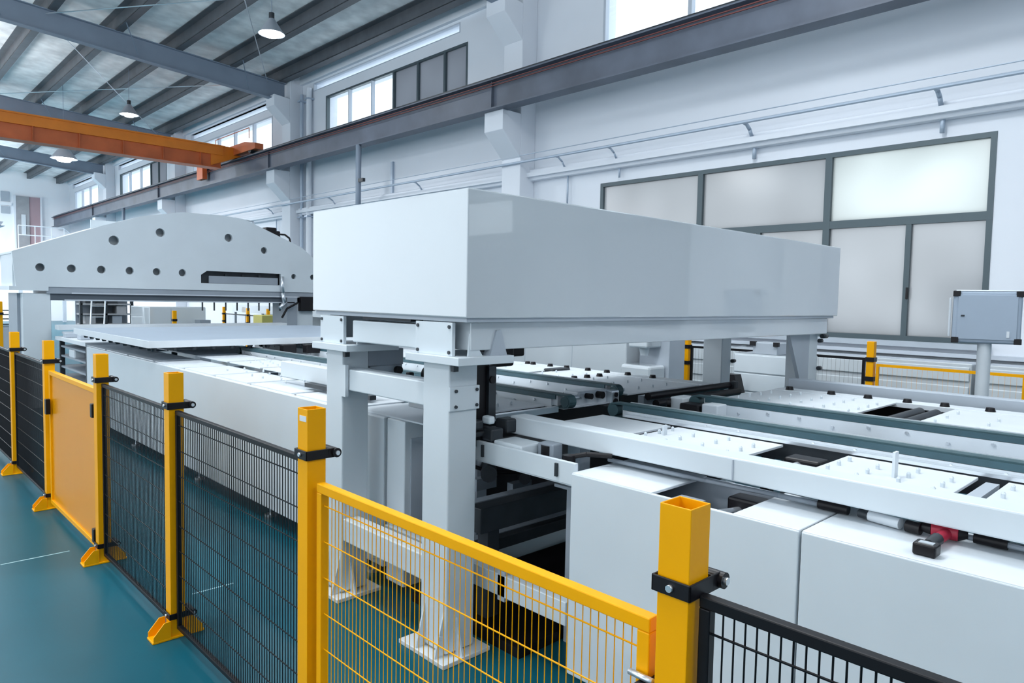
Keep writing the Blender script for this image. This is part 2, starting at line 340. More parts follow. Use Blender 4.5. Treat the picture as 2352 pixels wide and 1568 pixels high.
# ------------------------------------------------------------------ FENCE (near line, x = 1.22)
XF = 1.22; PW = .036
post_y = [8.04, 6.58, 5.05, 3.71, 2.29, .757]
post_lab = ['yellow fence post farthest away at the left, between two black mesh panels',
            'yellow fence post at the far edge of the solid yellow gate',
            'yellow fence post holding the hinges of the solid yellow gate',
            'yellow fence post standing between the two nearest black mesh panels on the blue floor',
            'yellow fence post with black ring clamp at the left end of the yellow mesh gate',
            'nearest open-topped yellow fence post at the right end of the yellow mesh gate']
def make_post(y, label):
    t = thing('fence_post', label, 'post', (XF, y, 0), 'yellow posts of the near safety fence')
    a = PW; w_ = .0035; mb = MB()
    outer = [(XF-a, y-a), (XF+a, y-a), (XF+a, y+a), (XF-a, y+a)]; q = a-w_
    inner = [(XF-q, y-q), (XF+q, y-q), (XF+q, y+q), (XF-q, y+q)]
    vs = [(*p, z) for z in (.012, 1.35) for p in outer] + [(*p, z) for z in (.012, 1.35) for p in inner]
    fs = [(i, (i+1) % 4, 4+(i+1) % 4, 4+i) for i in range(4)] + [(8+(i+1) % 4, 8+i, 12+i, 12+(i+1) % 4) for i in range(4)] + [(4+i, 4+(i+1) % 4, 12+(i+1) % 4, 12+i) for i in range(4)] + [(3, 2, 1, 0)]
    mb.add(vs, fs); mb.build('post_tube', YEL, t, .006, 3, recalc=False)
    B(XF-.125, XF+.125, y-.045, y+.045, 0, .012).build('foot_plate', YEL, t, .003)
    for s in (-1, 1):
        for d in (-1, 1):
            x0, x1 = (XF+s*.038, XF+s*.12)
            MB().prism([(x0, .012), (x1, .012), (x1, .035), (x0+s*.03, .095), (x0, .095)], 'y', y+d*.041-.003, y+d*.041+.003).build('foot_flange', YEL, t)
    def clip(z, h):
        b0 = MB(); o_ = PW+.004; tt = .005
        b0.box(XF-o_-tt, XF-o_, y-o_-tt, y+o_+tt, z, z+h).box(XF+o_, XF+o_+tt, y-o_-tt, y+o_+tt, z, z+h)
        b0.box(XF-o_-tt, XF+o_+.032, y-o_-tt, y-o_, z, z+h).box(XF-o_-tt, XF+o_+.032, y+o_, y+o_+tt, z, z+h)
        c = b0.build('clamp', BLACK, t, .002)
        T((XF+o_+.032, y-o_-.014, z+h/2), (XF+o_+.032, y+o_+.014, z+h/2), h*.5, n=16).build('clamp_eye', BLACK, c)
        T((XF+o_+.032, y-o_-.02, z+h/2), (XF+o_+.032, y-o_-.012, z+h/2), h*.24, n=12).build('bolt', ALU, c)
        T((XF-o_-.012, y, z+h/2), (XF-o_-.003, y, z+h/2), h*.22, n=8).build('bolt', ALU, c)
    clip(1.17, .034); clip(.10, .03)
    return t
p0 = make_post(post_y[0], post_lab[0])
for y, l in zip(post_y[1:], post_lab[1:]):
    c = copy_tree(p0, (XF, y, 0)); c['label'] = l
    if y == 2.29: B(XF-PW-.001, XF-PW, y-.028, y+.02, 1.305, 1.325).build('sticker', PLATE, c)
# paper sticker on one post
def mesh_panel(name, label, cat, y0, y1, z0, z1, m, tb, kind, group, pitch=.0233, hz=.1275, wr_=.0021, sheet=None):
    t = thing(name, label, cat, (XF, (y0+y1)/2, z0), group); h = tb/2
    B(XF-h, XF+h, y0, y1, z1-tb, z1).build('frame_rail', m, t, .003)
    B(XF-h, XF+h, y0, y1, z0, z0+tb).build('frame_rail', m, t, .003)
    B(XF-h, XF+h, y0, y0+tb, z0+tb, z1-tb).build('frame_stile', m, t, .003)
    B(XF-h, XF+h, y1-tb, y1, z0+tb, z1-tb).build('frame_stile', m, t, .003)
    if sheet:
        B(XF-.004, XF+.004, y0+tb, y1-tb, z0+tb, z1-tb).build('infill_sheet', sheet, t); return t
    mb = MB(); n = int((y1-y0-2*tb)/pitch)
    for i in range(1, n+1):
        y = y0+tb+i*(y1-y0-2*tb)/(n+1); mb.tube((XF, y, z0+tb*.5), (XF, y, z1-tb*.5), wr_, n=4, cap=False)
    o = mb.build('vertical_wires', m, t); o['kind'] = 'stuff'
    z = z1-tb*.5-.06; zz = []
    while z > z0+.04: zz.append(z); z -= hz
    for z in zz:
        T((XF-.003, y0+tb*.5, z), (XF-.003, y1-tb*.5, z), wr_*1.25, n=5).build('horizontal_wire', m, t)
    return t
G = 'black mesh panels of the near safety fence'
mesh_panel('fence_section', 'black wire mesh fence panel at the far left edge beyond the last near post', 'fence', 8.085, 9.5, .07, 1.165, BLKFR, .022, 0, G, .0233, .1275, .0019)
mesh_panel('fence_section', 'dark mesh fence panel just beyond the solid yellow gate', 'fence', 6.625, 7.995, .07, 1.165, BLKFR, .022, 0, G, .0233, .1275, .0019)
mesh_panel('fence_section', 'black mesh fence panel right of the solid yellow gate', 'fence', 3.755, 5.005, .05, 1.165, BLKFR, .022, 0, G)
mesh_panel('fence_section', 'black mesh fence panel left of the post with the black ring clamp', 'fence', 2.335, 3.665, .05, 1.165, BLKFR, .022, 0, G)
mesh_panel('fence_section', 'nearest black mesh fence panel in the bottom right corner', 'fence', -.65, .712, .05, 1.178, BLKFR, .024, 0, G)
g1 = mesh_panel('safety_gate', 'solid yellow gate leaf between two yellow posts on the blue floor', 'gate', 5.13, 6.50, .06, 1.12, YEL, .034, 0, None, sheet=YELD)
for z in (.98, .16):
    h_ = B(XF-.045, XF-.018, 5.10, 5.145, z-.045, z+.045).build('hinge', BLACK, g1, .004)
    B(XF-.03, XF+.045, 5.092, 5.108, z-.03, z+.03).build('hinge_arm', BLACK, h_)
B(XF-.05, XF-.018, 6.44, 6.49, .78, .9).build('latch', BLACK, g1, .004)
g2 = mesh_panel('safety_gate', 'yellow framed mesh gate with thin yellow wires in the foreground', 'gate', .822, 2.225, .08, 1.093, YEL, .032, 0, None, .0233, .1285, .0017)
B(XF-.05, XF+.02, .77, .835, .93, .965).build('hinge', BLACK, g2, .004)
T((XF-.03, .86, .972), (XF-.03, .80, .972), .007, n=8).build('hinge_bolt', ALU, g2)

# ------------------------------------------------------------------ GANTRY with long box cover
t = thing('gantry_machine', 'tall white gantry with a long white box cover over the conveyor line', 'machine', (4.17, 3.15, 0))
cv = B(2.06, 6.24, 2.44, 3.86, 1.66, 2.245).build('cover', COVER, t, .006)
B(2.075, 6.19, 2.455, 3.845, 1.64, 1.66).build('cover_rim', MIDG, t)
B(2.14, 6.18, 2.50, 2.62, 1.505, 1.64).build('long_beam', COVER, t, .006)
B(2.14, 6.18, 3.68, 3.80, 1.505, 1.64).build('long_beam', COVER, t, .006)
B(2.09, 2.22, 2.82, 3.46, 1.495, 1.615).build('end_beam', WHITE, t, .006)
B(6.07, 6.18, 2.82, 3.46, 1.505, 1.63).build('end_beam', WHITE, t, .006)
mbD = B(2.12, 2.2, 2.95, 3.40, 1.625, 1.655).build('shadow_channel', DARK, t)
def leg(xa, xb, ya, yb, side):
    lg = B(xa, xb, ya, yb, .03, 1.44).build('leg', WHITE, t, .008)
    B(xa-.045, xb+.13 if side < 0 else xb+.03, ya-.12, yb+.09, 1.44, 1.478).build('cap_plate', WHITE, lg, .003)
    hb = B(xa-.012, xa+.008, ya-.03, yb+.05, 1.478, 1.635).build('bolted_plate', WHITE, lg, .002)
    for (yy, zz) in ((ya-.01, 1.495), (yb+.03, 1.495), (ya-.01, 1.615), (yb+.03, 1.615)):
        T((xa-.018, yy, zz), (xa-.01, yy, zz), .009, n=8).build('bolt', DARK, lg)
    B(xa-.005, xb+.005, ya-.012, ya, 1.215, 1.33).build('joint_plate', WHITE, lg, .002)
    for (xx, zz) in ((xa+.03, 1.235), (xb-.015, 1.235), (xa+.03, 1.31), (xb-.015, 1.31)):
        T((xx, ya-.012, zz), (xx, ya-.02, zz), .008, n=8).build('bolt', DARK, lg)
    B(xa+.0, xa+.03, ya-.03, ya-.008, 1.405, 1.44).build('stop_block', DARK, lg)
    B(xa-.06, xb+.06, ya-.06, yb+.10, .0, .022).build('base_plate', PLATE, lg, .003)
    for yy in (ya+.02, yb-.035):
        MB().prism([(xa-.055, .022), (xa, .022), (xa, .24)], 'y', yy-.005, yy+.005).build('gusset', WHITE, lg)
    MB().prism([(ya-.055, .022), (ya, .022), (ya, .2)], 'x', xa+.06, xa+.07).build('gusset', WHITE, lg)
    MB().prism([(xa+.05, 1.478), (xa+.14, 1.478), (xa+.06, 1.585)], 'y', ya-.075, ya-.065).build('gusset', WHITE, lg)
    MB().prism([(xb-.0, 1.478), (xb+.11, 1.478), (xb+.07, 1.60), (xb+.04, 1.60)], 'y', ya-.09, ya-.04).build('gusset', MIDG, lg)
    return lg
leg(2.08, 2.255, 2.58, 2.785, -1); leg(2.08, 2.255, 3.55, 3.73, -1)
for (ya, yb) in ((2.58, 2.785), (3.40, 3.60)):
    lg = B(6.02, 6.19, ya, yb, .03, 1.505).build('leg', WHITE, t, .008)
    if ya < 3: MB().prism([(6.02, 1.505), (5.64, 1.505), (5.90, 1.05), (6.02, 1.05)], 'y', ya, ya+.03).build('gusset', MIDG, lg)
    MB().prism([(6.19, 1.60), (6.24, 1.58), (6.33, 1.50), (6.19, 1.50)], 'y', ya, ya+.1).build('end_bracket', MIDG, lg)
    T((6.2, ya-.03, 1.48), (6.3, ya-.03, 1.48), .02, n=8).build('bolt', DARK, lg)
    B(5.96, 6.25, ya-.06, yb+.06, 0, .022).build('base_plate', PLATE, lg)
    for z in (1.2, 1.44):
        T((6.19, ya-.012, z), (6.24, ya-.012, z), .018, n=8).build('bolt', DARK, lg)
B(2.095, 2.215, 2.785, 3.55, 1.215, 1.335).build('cross_bar', WHITE, t, .006)
B(2.07, 2.09, 3.50, 3.56, 1.18, 1.36).build('joint_plate', WHITE, t)
lb = B(2.09, 2.19, 2.785, 3.55, .335, .465).build('cross_bar', WHITE, t, .006)
B(2.20, 2.30, 3.05, 3.45, .30, .40).build('hanger_box', MIDG, t, .005)
# dark lift drive column behind the near leg and motor blocks
lc = B(2.36, 2.46, 2.72, 2.80, 1.08, 1.49).build('lift_column', BLACK, t, .004)
B(2.44, 2.49, 2.70, 2.76, 1.12, 1.40).build('lift_rail', DARK, lc); T((2.46, 2.715, 1.33), (2.46, 2.69, 1.33), .02, n=10).build('knob', BLACK, lc)
mb = MB(); mb.box(2.30, 2.44, 2.66, 2.80, 1.0, 1.09).box(2.26, 2.5, 2.62, 2.7, 1.06, 1.085)
mb.build('drive_block', DARK, t, .006)
for (x, y, z, s) in ((2.50, 2.62, 1.10, .045), (2.38, 2.6, 1.07, .04), (2.30, 2.64, 1.12, .03)):
    B(x-s, x+s, y-s, y+s, z-s*.8, z+s*.8).build('connector', DARK, t, .01)
B(2.33, 2.37, 2.57, 2.63, 1.125, 1.165).build('sensor_head', WHITE, t, .01)
mb = MB(); mb.box(3.0, 3.42, 3.42, 3.55, 1.36, 1.50).box(3.1, 3.3, 3.4, 3.44, 1.30, 1.5)
mb.build('lift_motor', BLACK, t, .015)
B(2.255, 2.50, 3.55, 3.70, 1.34, 1.44).build('motor_block', GREYP, t, .004)
B(2.27, 2.50, 3.56, 3.68, 1.20, 1.34).build('motor_block', MIDG, t, .004)
for (x, y, z) in ((2.28, 3.535, 1.29), (2.45, 3.535, 1.31), (2.28, 3.535, 1.2), (2.47, 3.535, 1.21)):
    T((x, y+.01, z), (x, y-.02, z), .024, n=12).build('bolt_cap', BLACK, t)
# ------------------------------------------------------------------ dark lower lift frame under the gantry
t = thing('lift_frame', 'dark steel lift frame deep between the gantry legs', 'frame', (3.5, 2.9, 0))
B(2.40, 5.9, 2.70, 2.80, .52, .655).build('frame_bar', DARK, t, .004)
B(2.40, 5.9, 2.80, 2.86, .64, .66).build('bar_flange', GREYP, t)
B(2.45, 5.9, 2.98, 3.06, .27, .34).build('frame_bar', DARK, t, .004)
B(2.45, 5.9, 3.04, 3.10, .33, .345).build('bar_flange', GREYP, t)
B(2.45, 5.9, 3.5, 3.6, .5, .62).build('frame_bar', DARK, t, .004)
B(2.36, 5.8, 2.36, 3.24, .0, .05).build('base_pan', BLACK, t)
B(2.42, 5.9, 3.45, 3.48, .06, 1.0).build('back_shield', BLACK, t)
B(2.34, 2.40, 2.05, 3.5, .28, .39).build('side_stretcher', WHITE, t, .004)
B(2.34, 2.37, 2.45, 2.50, .26, .41).build('stretcher_plate', MIDG, t)
for (x, y, z, r_x) in ((2.75, 3.1, .72, .05), (2.95, 3.0, .68, .035), (2.62, 3.25, .83, .05), (2.7, 3.2, .9, .03)):
    T((x, y-.07, z), (x+.12, y+.07, z), r_x, n=12).build('roller_motor', DARK, t)
    B(x-.06, x+.1, y-.03, y+.02, z-.1, z-.03).build('bracket', GREYP, t)
mb = MB(); mb.path([(2.5, 3.3, .95), (2.65, 3.2, .78), (2.8, 3.05, .72), (3.1, 2.95, .70)], .012); mb.build('cable', BLACK, t)
for (x, y) in ((2.5, 2.75), (5.7, 2.75), (2.5, 3.55), (5.7, 3.55)): B(x-.04, x+.04, y-.04, y+.04, .05, .55).build('leg', DARK, t)
# white side channel linking the two cabinet runs (with bracket on top)
t = thing('side_channel', 'short white side channel with grey brackets beside the near gantry leg', 'channel', (2.36, 2.4, .93))
B(2.33, 2.48, 2.0, 2.95, .93, .945).build('channel_web', WHITE, t)
B(2.325, 2.345, 2.0, 2.95, .935, 1.035).build('channel_flange', WHITE, t, .003)
B(2.35, 2.50, 2.36, 2.56, 1.0, 1.05).build('bracket', WHITE, t, .008); B(2.45, 2.52, 2.25, 2.35, .97, 1.06).build('bracket', GREYP, t, .006)
mb = MB(); mb.tube((2.42, 2.12, .97), (2.42, 2.12, 1.04), .03, n=12); mb.path([(2.42, 2.12, 1.03), (2.46, 2.05, 1.05), (2.52, 1.95, 1.05)], .012); mb.build('air_fitting', BLACK, t)
T((2.47, 2.3, 1.0), (2.47, 2.3, 1.05), .035, n=14).build('suction_knob', BLACK, t)
B(2.315, 2.325, 2.10, 2.115, .96, 1.02).build('slot', DARK, t); B(2.315, 2.325, 2.60, 2.615, .96, 1.02).build('slot', DARK, t)

# ------------------------------------------------------------------ CABINET RUNS
def cabinet(label, y0, y1, ztop, zbot, opening=None, depth=.42):
    X0 = 2.30 if y1 < 3 else 2.35
    t = thing('side_cabinet', label, 'cabinet', (X0+.2, (y0+y1)/2, 0))
    B(X0, X0+.018, y0, y1, zbot, ztop-.004).build('front_panel', WHITE, t, .004)
    B(X0+.018, X0+depth, y1-.018, y1, zbot, ztop-.006).build('end_panel', WHITE, t)
    B(X0+.018, X0+depth, y0, y0+.018, zbot, ztop-.006).build('end_panel', WHITE, t)
    B(X0+depth-.015, X0+depth, y0, y1, zbot, ztop-.006).build('back_panel', MIDG, t)
    segs = [(y0, y1)] if not opening else [(y0, opening[0]), (opening[1], y1)]
    for a, c in segs: B(X0+.004, X0+depth, a, c, ztop-.012, ztop).build('top_plate', PLATE, t, .003)
    B(X0+.018, X0+depth, y0+.02, y1-.02, ztop-.30, ztop-.29).build('shelf', GREYP, t)
    n = max(2, int((y1-y0)/1.2)+1)
    for i in range(n):
        y = y0+.25+i*(y1-y0-.5)/(n-1)
        mbf = T((X0+.10, y, .0), (X0+.10, y, .02), .045, n=14); mbf.tube((X0+.10, y, .02), (X0+.10, y, zbot), .012, n=8)
        mbf.build('levelling_foot', ALU, t)
    return t
c1 = cabinet('white side cabinet panel behind the yellow mesh gate, ending beside the gantry', .992, 2.0, 1.0, .1, (1.235, 1.585))
c2 = cabinet('large white side cabinet filling the bottom right behind the nearest black panel', -1.6, .984, 1.0, .1)
# cylinder in the opening
T((2.40, 1.40, .93), (2.62, 1.33, .93), .018, n=12).build('piston_rod', ALU, c1)
B(2.56, 2.66, 1.24, 1.40, .86, .98).build('piston_block', BLACK, c1, .01)
B(2.34, 2.50, 1.46, 1.57, .90, .96).build('inner_bracket', MIDG, c1)
cabinet('long white side cabinet of the far conveyor, front half near the gantry', 3.53, 7.0, 1.03, .12)
cabinet('long white side cabinet of the far conveyor, rear half near the press', 7.008, 10.4, 1.03, .12)
# air lines, handles lying on the cabinet top beside the beam
def lying(name, label, pts, r, m, cat, extra=None):
    o = MB().path(pts, r, 10).build(name, m); tag(o, label, cat); return o
t = thing('air_hose', 'thin grey air hose lying along the cabinet top below the long beam', 'hose', (2.58, 1.0, 1.0))
MB().path([(2.56, 2.0, 1.02), (2.57, 1.5, 1.02), (2.59, 1.2, 1.02), (2.59, 1.05, 1.02)], .010).build('hose', GREYP, t)
T((2.595, 1.05, 1.022), (2.595, .945, 1.022), .019, n=10).build('hose_coupling', BLACK, t)
T((2.59, .905, 1.022), (2.58, .87, 1.022), .016, n=10).build('hose_coupling', DARK, t)
T((2.585, .87, 1.022), (2.565, .765, 1.022), .019, n=12).build('filter_tube', PLATE, t)
T((2.56, .745, 1.022), (2.555, .70, 1.022), .02, n=12).build('hose_coupling', BLACK, t)
MB().path([(2.60, .58, 1.018), (2.60, .46, 1.02), (2.60, .2, 1.02), (2.6, -.3, 1.02)], .009).build('hose', GREYP, t)
T((2.60, .56, 1.022), (2.60, .47, 1.022), .018, n=10).build('hose_sleeve', BLACK, t)
t = thing('cordless_drill', 'red and black cordless drill lying on the white cabinet top', 'power tool', (2.5, .64, 1.0))
MB().tube((2.585, .60, 1.028), (2.57, .675, 1.028), .027, .024, n=14).build('drill_body', RED, t, .004)
MB().tube((2.57, .675, 1.028), (2.565, .72, 1.028), .02, .011, n=12).build('drill_chuck', BLACK, t)
MB().tube((2.585, .60, 1.028), (2.59, .575, 1.028), .026, .014, n=12).build('drill_cap', BLACK, t)
MB().tube((2.565, .63, 1.024), (2.40, .635, 1.022), .019, .016, n=10).build('handle', RED, t)
MB().tube((2.48, .633, 1.024), (2.40, .635, 1.022), .020, .018, n=10).build('handle_grip', DARK, t)
B(2.345, 2.40, .60, .665, 1.001, 1.038).build('battery_pack', BLACK, t, .006)
B(2.352, 2.376, .61, .65, 1.038, 1.041).build('battery_mark', ALU, t)

# ------------------------------------------------------------------ CONVEYOR TABLES
def strand(t, x, y0, y1, side_z=1.035):
    zt = 1.15; r = .045; w_ = .032
    # belt loop : rounded outline extruded in x
    out = []; inn = []
    for (yc_, a0) in ((y1-r, -90), (y0+r, 90)):
        for k in range(9):
            a = R(a0+k*22.5); out.append((yc_+r*math.cos(a), zt-r+r*math.sin(a))); inn.append((yc_+(r-.01)*math.cos(a), zt-r+(r-.01)*math.sin(a)))
    n = len(out); vs = []; fs = []
    for xx in (x-w_, x+w_):
        vs += [(xx, *p) for p in out] + [(xx, *p) for p in inn]
    for i in range(n):
        j = (i+1) % n
        fs += [(i, j, 2*n+j, 2*n+i), (n+j, n+i, 3*n+i, 3*n+j), (j, i, n+i, n+j), (2*n+i, 2*n+j, 3*n+j, 3*n+i)]
    MB().add(vs, fs).build('belt', RUB, t)
    for yy in (y0+r, y1-r): T((x-w_-.002, yy, zt-r), (x+w_+.002, yy, zt-r), r-.011, n=20).build('pulley', RUB, t)
    B(x-w_+.004, x+w_-.004, y0+2*r+.02, y1-2*r-.02, zt-.078, zt-.012).build('core_profile', PLATE, t)
    B(x-w_-.008, x-w_, y0+.12, y1-.12, zt-.036, zt-.008).build('guide_strip', TEAL, t)
    B(x-w_-.012, x-w_, y0+.15, y1-.15, side_z, zt-.038).build('side_plate', PLATE, t)
    B(x+w_, x+w_+.012, y0+.12, y1-.12, zt-.018, zt+.004).build('silver_edge', ALU, t)
    sc = None; yy = y0+.3; k = 0
    while yy < y1-.2 and k < 30:
        if sc is None: sc = T((x-w_-.012, yy, zt-.055), (x-w_-.022, yy, zt-.055), .009, n=8).build('screw', ALU, t); ya = yy
        else: inst(sc, t, (0, yy-ya, -.025 if k % 3 == 1 else 0))
        yy += .19; k += 1
    return t
def casters(t, spots, z):
    base = None
    for (x, y) in spots:
        if base is None:
            mb = T((x, y, z), (x, y, z+.016), .008, n=8); mb.tube((x, y, z+.016), (x, y, z+.023), .009, .004, n=8)
            base = mb.build('ball_caster', WHITE, t); b0 = (x, y)
        else: inst(base, t, (x-b0[0], y-b0[1], 0))
def knobs(t, xs, ys, z):
    base = None
    for x in xs:
        for y in ys:
            if base is None:
                base = T((x, y, z), (x, y, z+.026), .031, .024, n=12).build('suction_cup', BLACK, t); b0 = (x, y)
            else: inst(base, t, (x-b0[0], y-b0[1], 0))
# near table (right)
t = thing('conveyor_table', 'near white belt conveyor table with pin studded plates at the right', 'conveyor', (4.0, .8, 0))
B(2.52, 2.63, -1.6, 2.62, 1.055, 1.147).build('side_beam', WHITE, t, .006)
B(2.515, 2.52, 1.355, 1.36, 1.06, 1.14).build('beam_joint', MIDG, t)
B(5.58, 5.68, -1.6, 2.55, 1.06, 1.15).build('side_beam', MIDG, t, .006)
ZT = 1.08
for (a, c) in ((2.13, 2.60), (1.50, 2.085), (.70, 1.20), (-.5, .60)):
    B(2.63, 3.26, a, c, ZT-.012, ZT).build('table_plate', PLATE, t, .002)
B(2.9, 3.24, .625, .67, 1.03, 1.07).build('cross_channel', MIDG, t)
B(2.63, 3.3, 2.10, 2.115, 1.0, 1.06).build('cross_channel', GREYP, t)
B(2.63, 3.30, -.5, 2.4, .80, .815).build('under_tray', MIDG, t)
T((2.78, 1.335, 1.04), (3.06, 1.335, 1.04), .018, n=12).build('piston_rod', ALU, t)
B(3.05, 3.16, 1.24, 1.40, .98, 1.07).build('piston_block', BLACK, t, .01)
for (a, c) in ((1.66, 2.55), (-.3, 1.30)):
    for (xa, xb) in ((4.14, 5.33),):
        B(xa, xb, a, c, ZT-.012, ZT).build('table_plate', PLATE, t, .002)
B(4.14, 5.5, -.3, 2.5, .85, .86).build('under_tray', DARK, t)
B(4.14, 5.5, 1.28, 1.68, .985, .995).build('dark_backing', BLACK, t); B(5.50, 5.52, -.3, 2.5, .85, 1.05).build('dark_backing_side', BLACK, t)  # black sheets put in as the deep shade of the opening
for y in (1.40, 1.50): T((4.3, y, 1.035), (5.3, y, 1.035), .035, n=14).build('roller', DARK, t)
for (a, c) in ((1.5, 2.5), (-.3, 1.3)): B(3.42, 3.98, a, c, .99, 1.0).build('table_plate', MIDG, t)
strand(t, 3.36, -1.2, 2.62); strand(t, 4.06, -1.2, 2.50)
B(3.27, 3.315, -1.2, 2.45, 1.085, 1.10).build('silver_rail', ALU, t)
B(3.28, 3.31, -1.2, 2.45, 1.0, 1.083).build('rail_web', DARK, t)
mbk = MB(); mbk.box(3.96, 4.12, 2.50, 2.60, 1.05, 1.13); mbk.build('bearing_block', PLATE, t, .008)
B(3.88, 4.0, 2.34, 2.48, 1.03, 1.11).build('motor', BLACK, t, .012)
B(3.90, 4.02, 2.22, 2.33, 1.035, 1.12).build('bearing_block', PLATE, t, .008)
T((3.94, 2.61, 1.09), (3.955, 2.59, 1.09), .03, n=12).build('shaft_hole', BLACK, t)
B(5.33, 5.50, -.3, 2.55, 1.05, 1.085).build('edge_plate', PLATE, t, .003)
knobs(t, (5.37,), (2.44, 2.12, 1.86, 1.60, 1.37, 1.11), 1.085)
spots = []
for (xa, xb, ya, yb, nx, ny) in ((2.72, 3.2, 1.56, 2.04, 4, 4), (2.74, 3.2, .75, 1.15, 4, 4), (2.74, 3.2, .15, .56, 3, 4), (4.25, 5.25, 1.7, 2.45, 6, 5), (4.25, 5.2, .5, 1.22, 4, 4)):
    for i in range(nx):
        for j in range(ny):
            spots.append((xa+(xb-xa)*(i+.5*(j % 2))/nx, ya+(yb-ya)*j/(ny-1)))
casters(t, spots, ZT)
B(2.98, 3.02, .92, .93, ZT, ZT+.10).build('stop_pin', PLATE, t); B(3.0, 3.03, 2.0, 2.01, ZT, ZT+.05).build('stop_pin', PLATE, t)
for (x, y) in ((2.7, 2.3), (5.6, 2.4), (2.7, -.4), (5.6, -.4)): B(x-.04, x+.04, y-.04, y+.04, 0, 1.05).build('leg', MIDG, t)
# far table (left, up to the press)
t = thing('conveyor_table', 'far white belt conveyor table leading from the gantry to the holed press', 'conveyor', (3.9, 7, 0))
ys = [3.05, 3.9, 4.72, 5.48, 6.2, 6.95, 7.8, 8.7, 9.6, 10.6]
for a, c in zip(ys, ys[1:]):
    B(2.80, 3.26, a+.03, c-.03, ZT-.012, ZT).build('table_plate', PLATE, t, .002)
    B(2.38, 2.80, a+.05, c-.02, 1.03, 1.04).build('table_plate', PLATE, t, .002)
    B(3.45, 3.98, a+.03, c-.03, ZT-.05, ZT-.04).build('table_plate', PLATE, t, .002)
ys2 = [3.05, 4.55, 6.1, 7.6, 9.1, 10.6]
for a, c in zip(ys2, ys2[1:]): B(4.14, 5.10, a+.03, c-.05, ZT-.012, ZT).build('table_plate', PLATE, t, .002)
for y in ys[1:6]: B(2.38, 2.95, y-.025, y+.025, 1.0, 1.03).build('cross_channel', GREYP, t)
for y in ys2[1:4]:
    B(4.14, 5.1, y-.05, y+.03, 1.0, 1.07).build('cross_channel', DARK, t); B(4.85, 5.1, y-.07, y+.05, 1.07, 1.10).build('drive_block', DARK, t, .01)
B(2.60, 2.68, 4.05, 5.40, 1.09, 1.215).build('side_beam', WHITE, t, .006)
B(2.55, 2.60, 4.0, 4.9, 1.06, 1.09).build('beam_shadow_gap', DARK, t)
strand(t, 3.36, 2.92, 8.0, 1.06); strand(t, 4.06, 3.08, 9.0, 1.0)
for (y0_) in (3.0,):
    bb = B(3.62, 3.93, 3.10, 3.24, 1.02, 1.13).build('bearing_block', PLATE, t, .012)
    B(3.93, 4.02, 3.06, 3.20, 1.00, 1.12).build('bearing_block', ALU, t, .012)
    for (x, z, r) in ((3.70, 1.10, .02), (3.82, 1.10, .025), (3.97, 1.04, .025), (3.975, 1.09, .016)): T((x, 3.10, z), (x, 3.05, z), r, n=12).build('shaft_end', BLACK, t)
    T((3.4, 3.12, 1.09), (3.65, 3.12, 1.09), .022, n=12).build('drive_shaft', ALU, t)
B(4.2, 5.3, 2.98, 3.03, .98, 1.07).build('end_plate', GREYP, t)
T((4.18, 2.93, 1.075), (5.35, 2.93, 1.075), .028, n=12).build('end_roller', BLACK, t); T((4.18, 2.86, 1.03), (5.35, 2.86, 1.03), .03, n=12).build('end_roller', BLACK, t)
for i, (x, y) in enumerate(((5.35, 2.9), (5.43, 2.96), (5.3, 3.0))): B(x-.03, x+.03, y-.025, y+.025, 1.03, 1.11-.02*i).build('connector', DARK, t, .008)
B(5.10, 5.28, 3.05, 10.6, 1.05, 1.085).build('edge_plate', PLATE, t, .003)
knobs(t, (5.17,), (3.58, 3.85, 4.09, 4.32, 4.59, 4.81, 5.05, 5.13, 5.5, 6.0, 6.5, 7.0), 1.085)
mb = None; knobs(t, (4.55, 4.72, 4.89), (3.95,), 1.08)
spots = []
for (xa, xb, ya, yb, nx, ny) in ((2.85, 3.2, 3.2, 3.8, 3, 3), (2.9, 3.2, 5.55, 6.85, 3, 8), (2.45, 2.75, 5.0, 5.4, 2, 3), (2.45, 2.75, 5.6, 6.1, 2, 3), (4.25, 5.0, 3.2, 4.4, 4, 5), (4.2, 5.0, 5.0, 6.0, 3, 4)):
    for i in range(nx):
        for j in range(ny): spots.append((xa+(xb-xa)*(i+.4*(j % 2))/nx, ya+(yb-ya)*j/(ny-1)))
casters(t, spots, ZT)
# silver far edge bar of the opening next to the first pulley
B(2.66, 3.30, 2.99, 3.03, 1.04, 1.075).build('end_bar', ALU, t)
B(2.62, 3.3, 2.42, 2.98, .93, .94).build('dark_backing', BLACK, t)  # black sheet put in as the shaded depth of the pit
# drive units seen under the cap plates
T((2.62, 3.46, 1.28), (2.62, 3.36, 1.28), .055, n=16).build('air_tank', BLACK, t)
for (x, y, z, s) in ((2.72, 3.3, 1.27, .035), (2.78, 3.2, 1.22, .03), (2.55, 3.55, 1.27, .02), (2.84, 3.15, 1.25, .025)):
    B(x-s, x+s, y-s, y+s, z-s, z+s).build('valve', DARK, t, .008)
B(2.50, 2.9, 3.2, 3.5, 1.085, 1.22).build('valve_bracket', PLATE, t, .01)
for (x, y) in ((2.9, 3.3), (5.1, 3.3), (2.9, 10.2), (5.1, 10.2)): B(x-.04, x+.04, y-.04, y+.04, 0, 1.05).build('leg', MIDG, t)

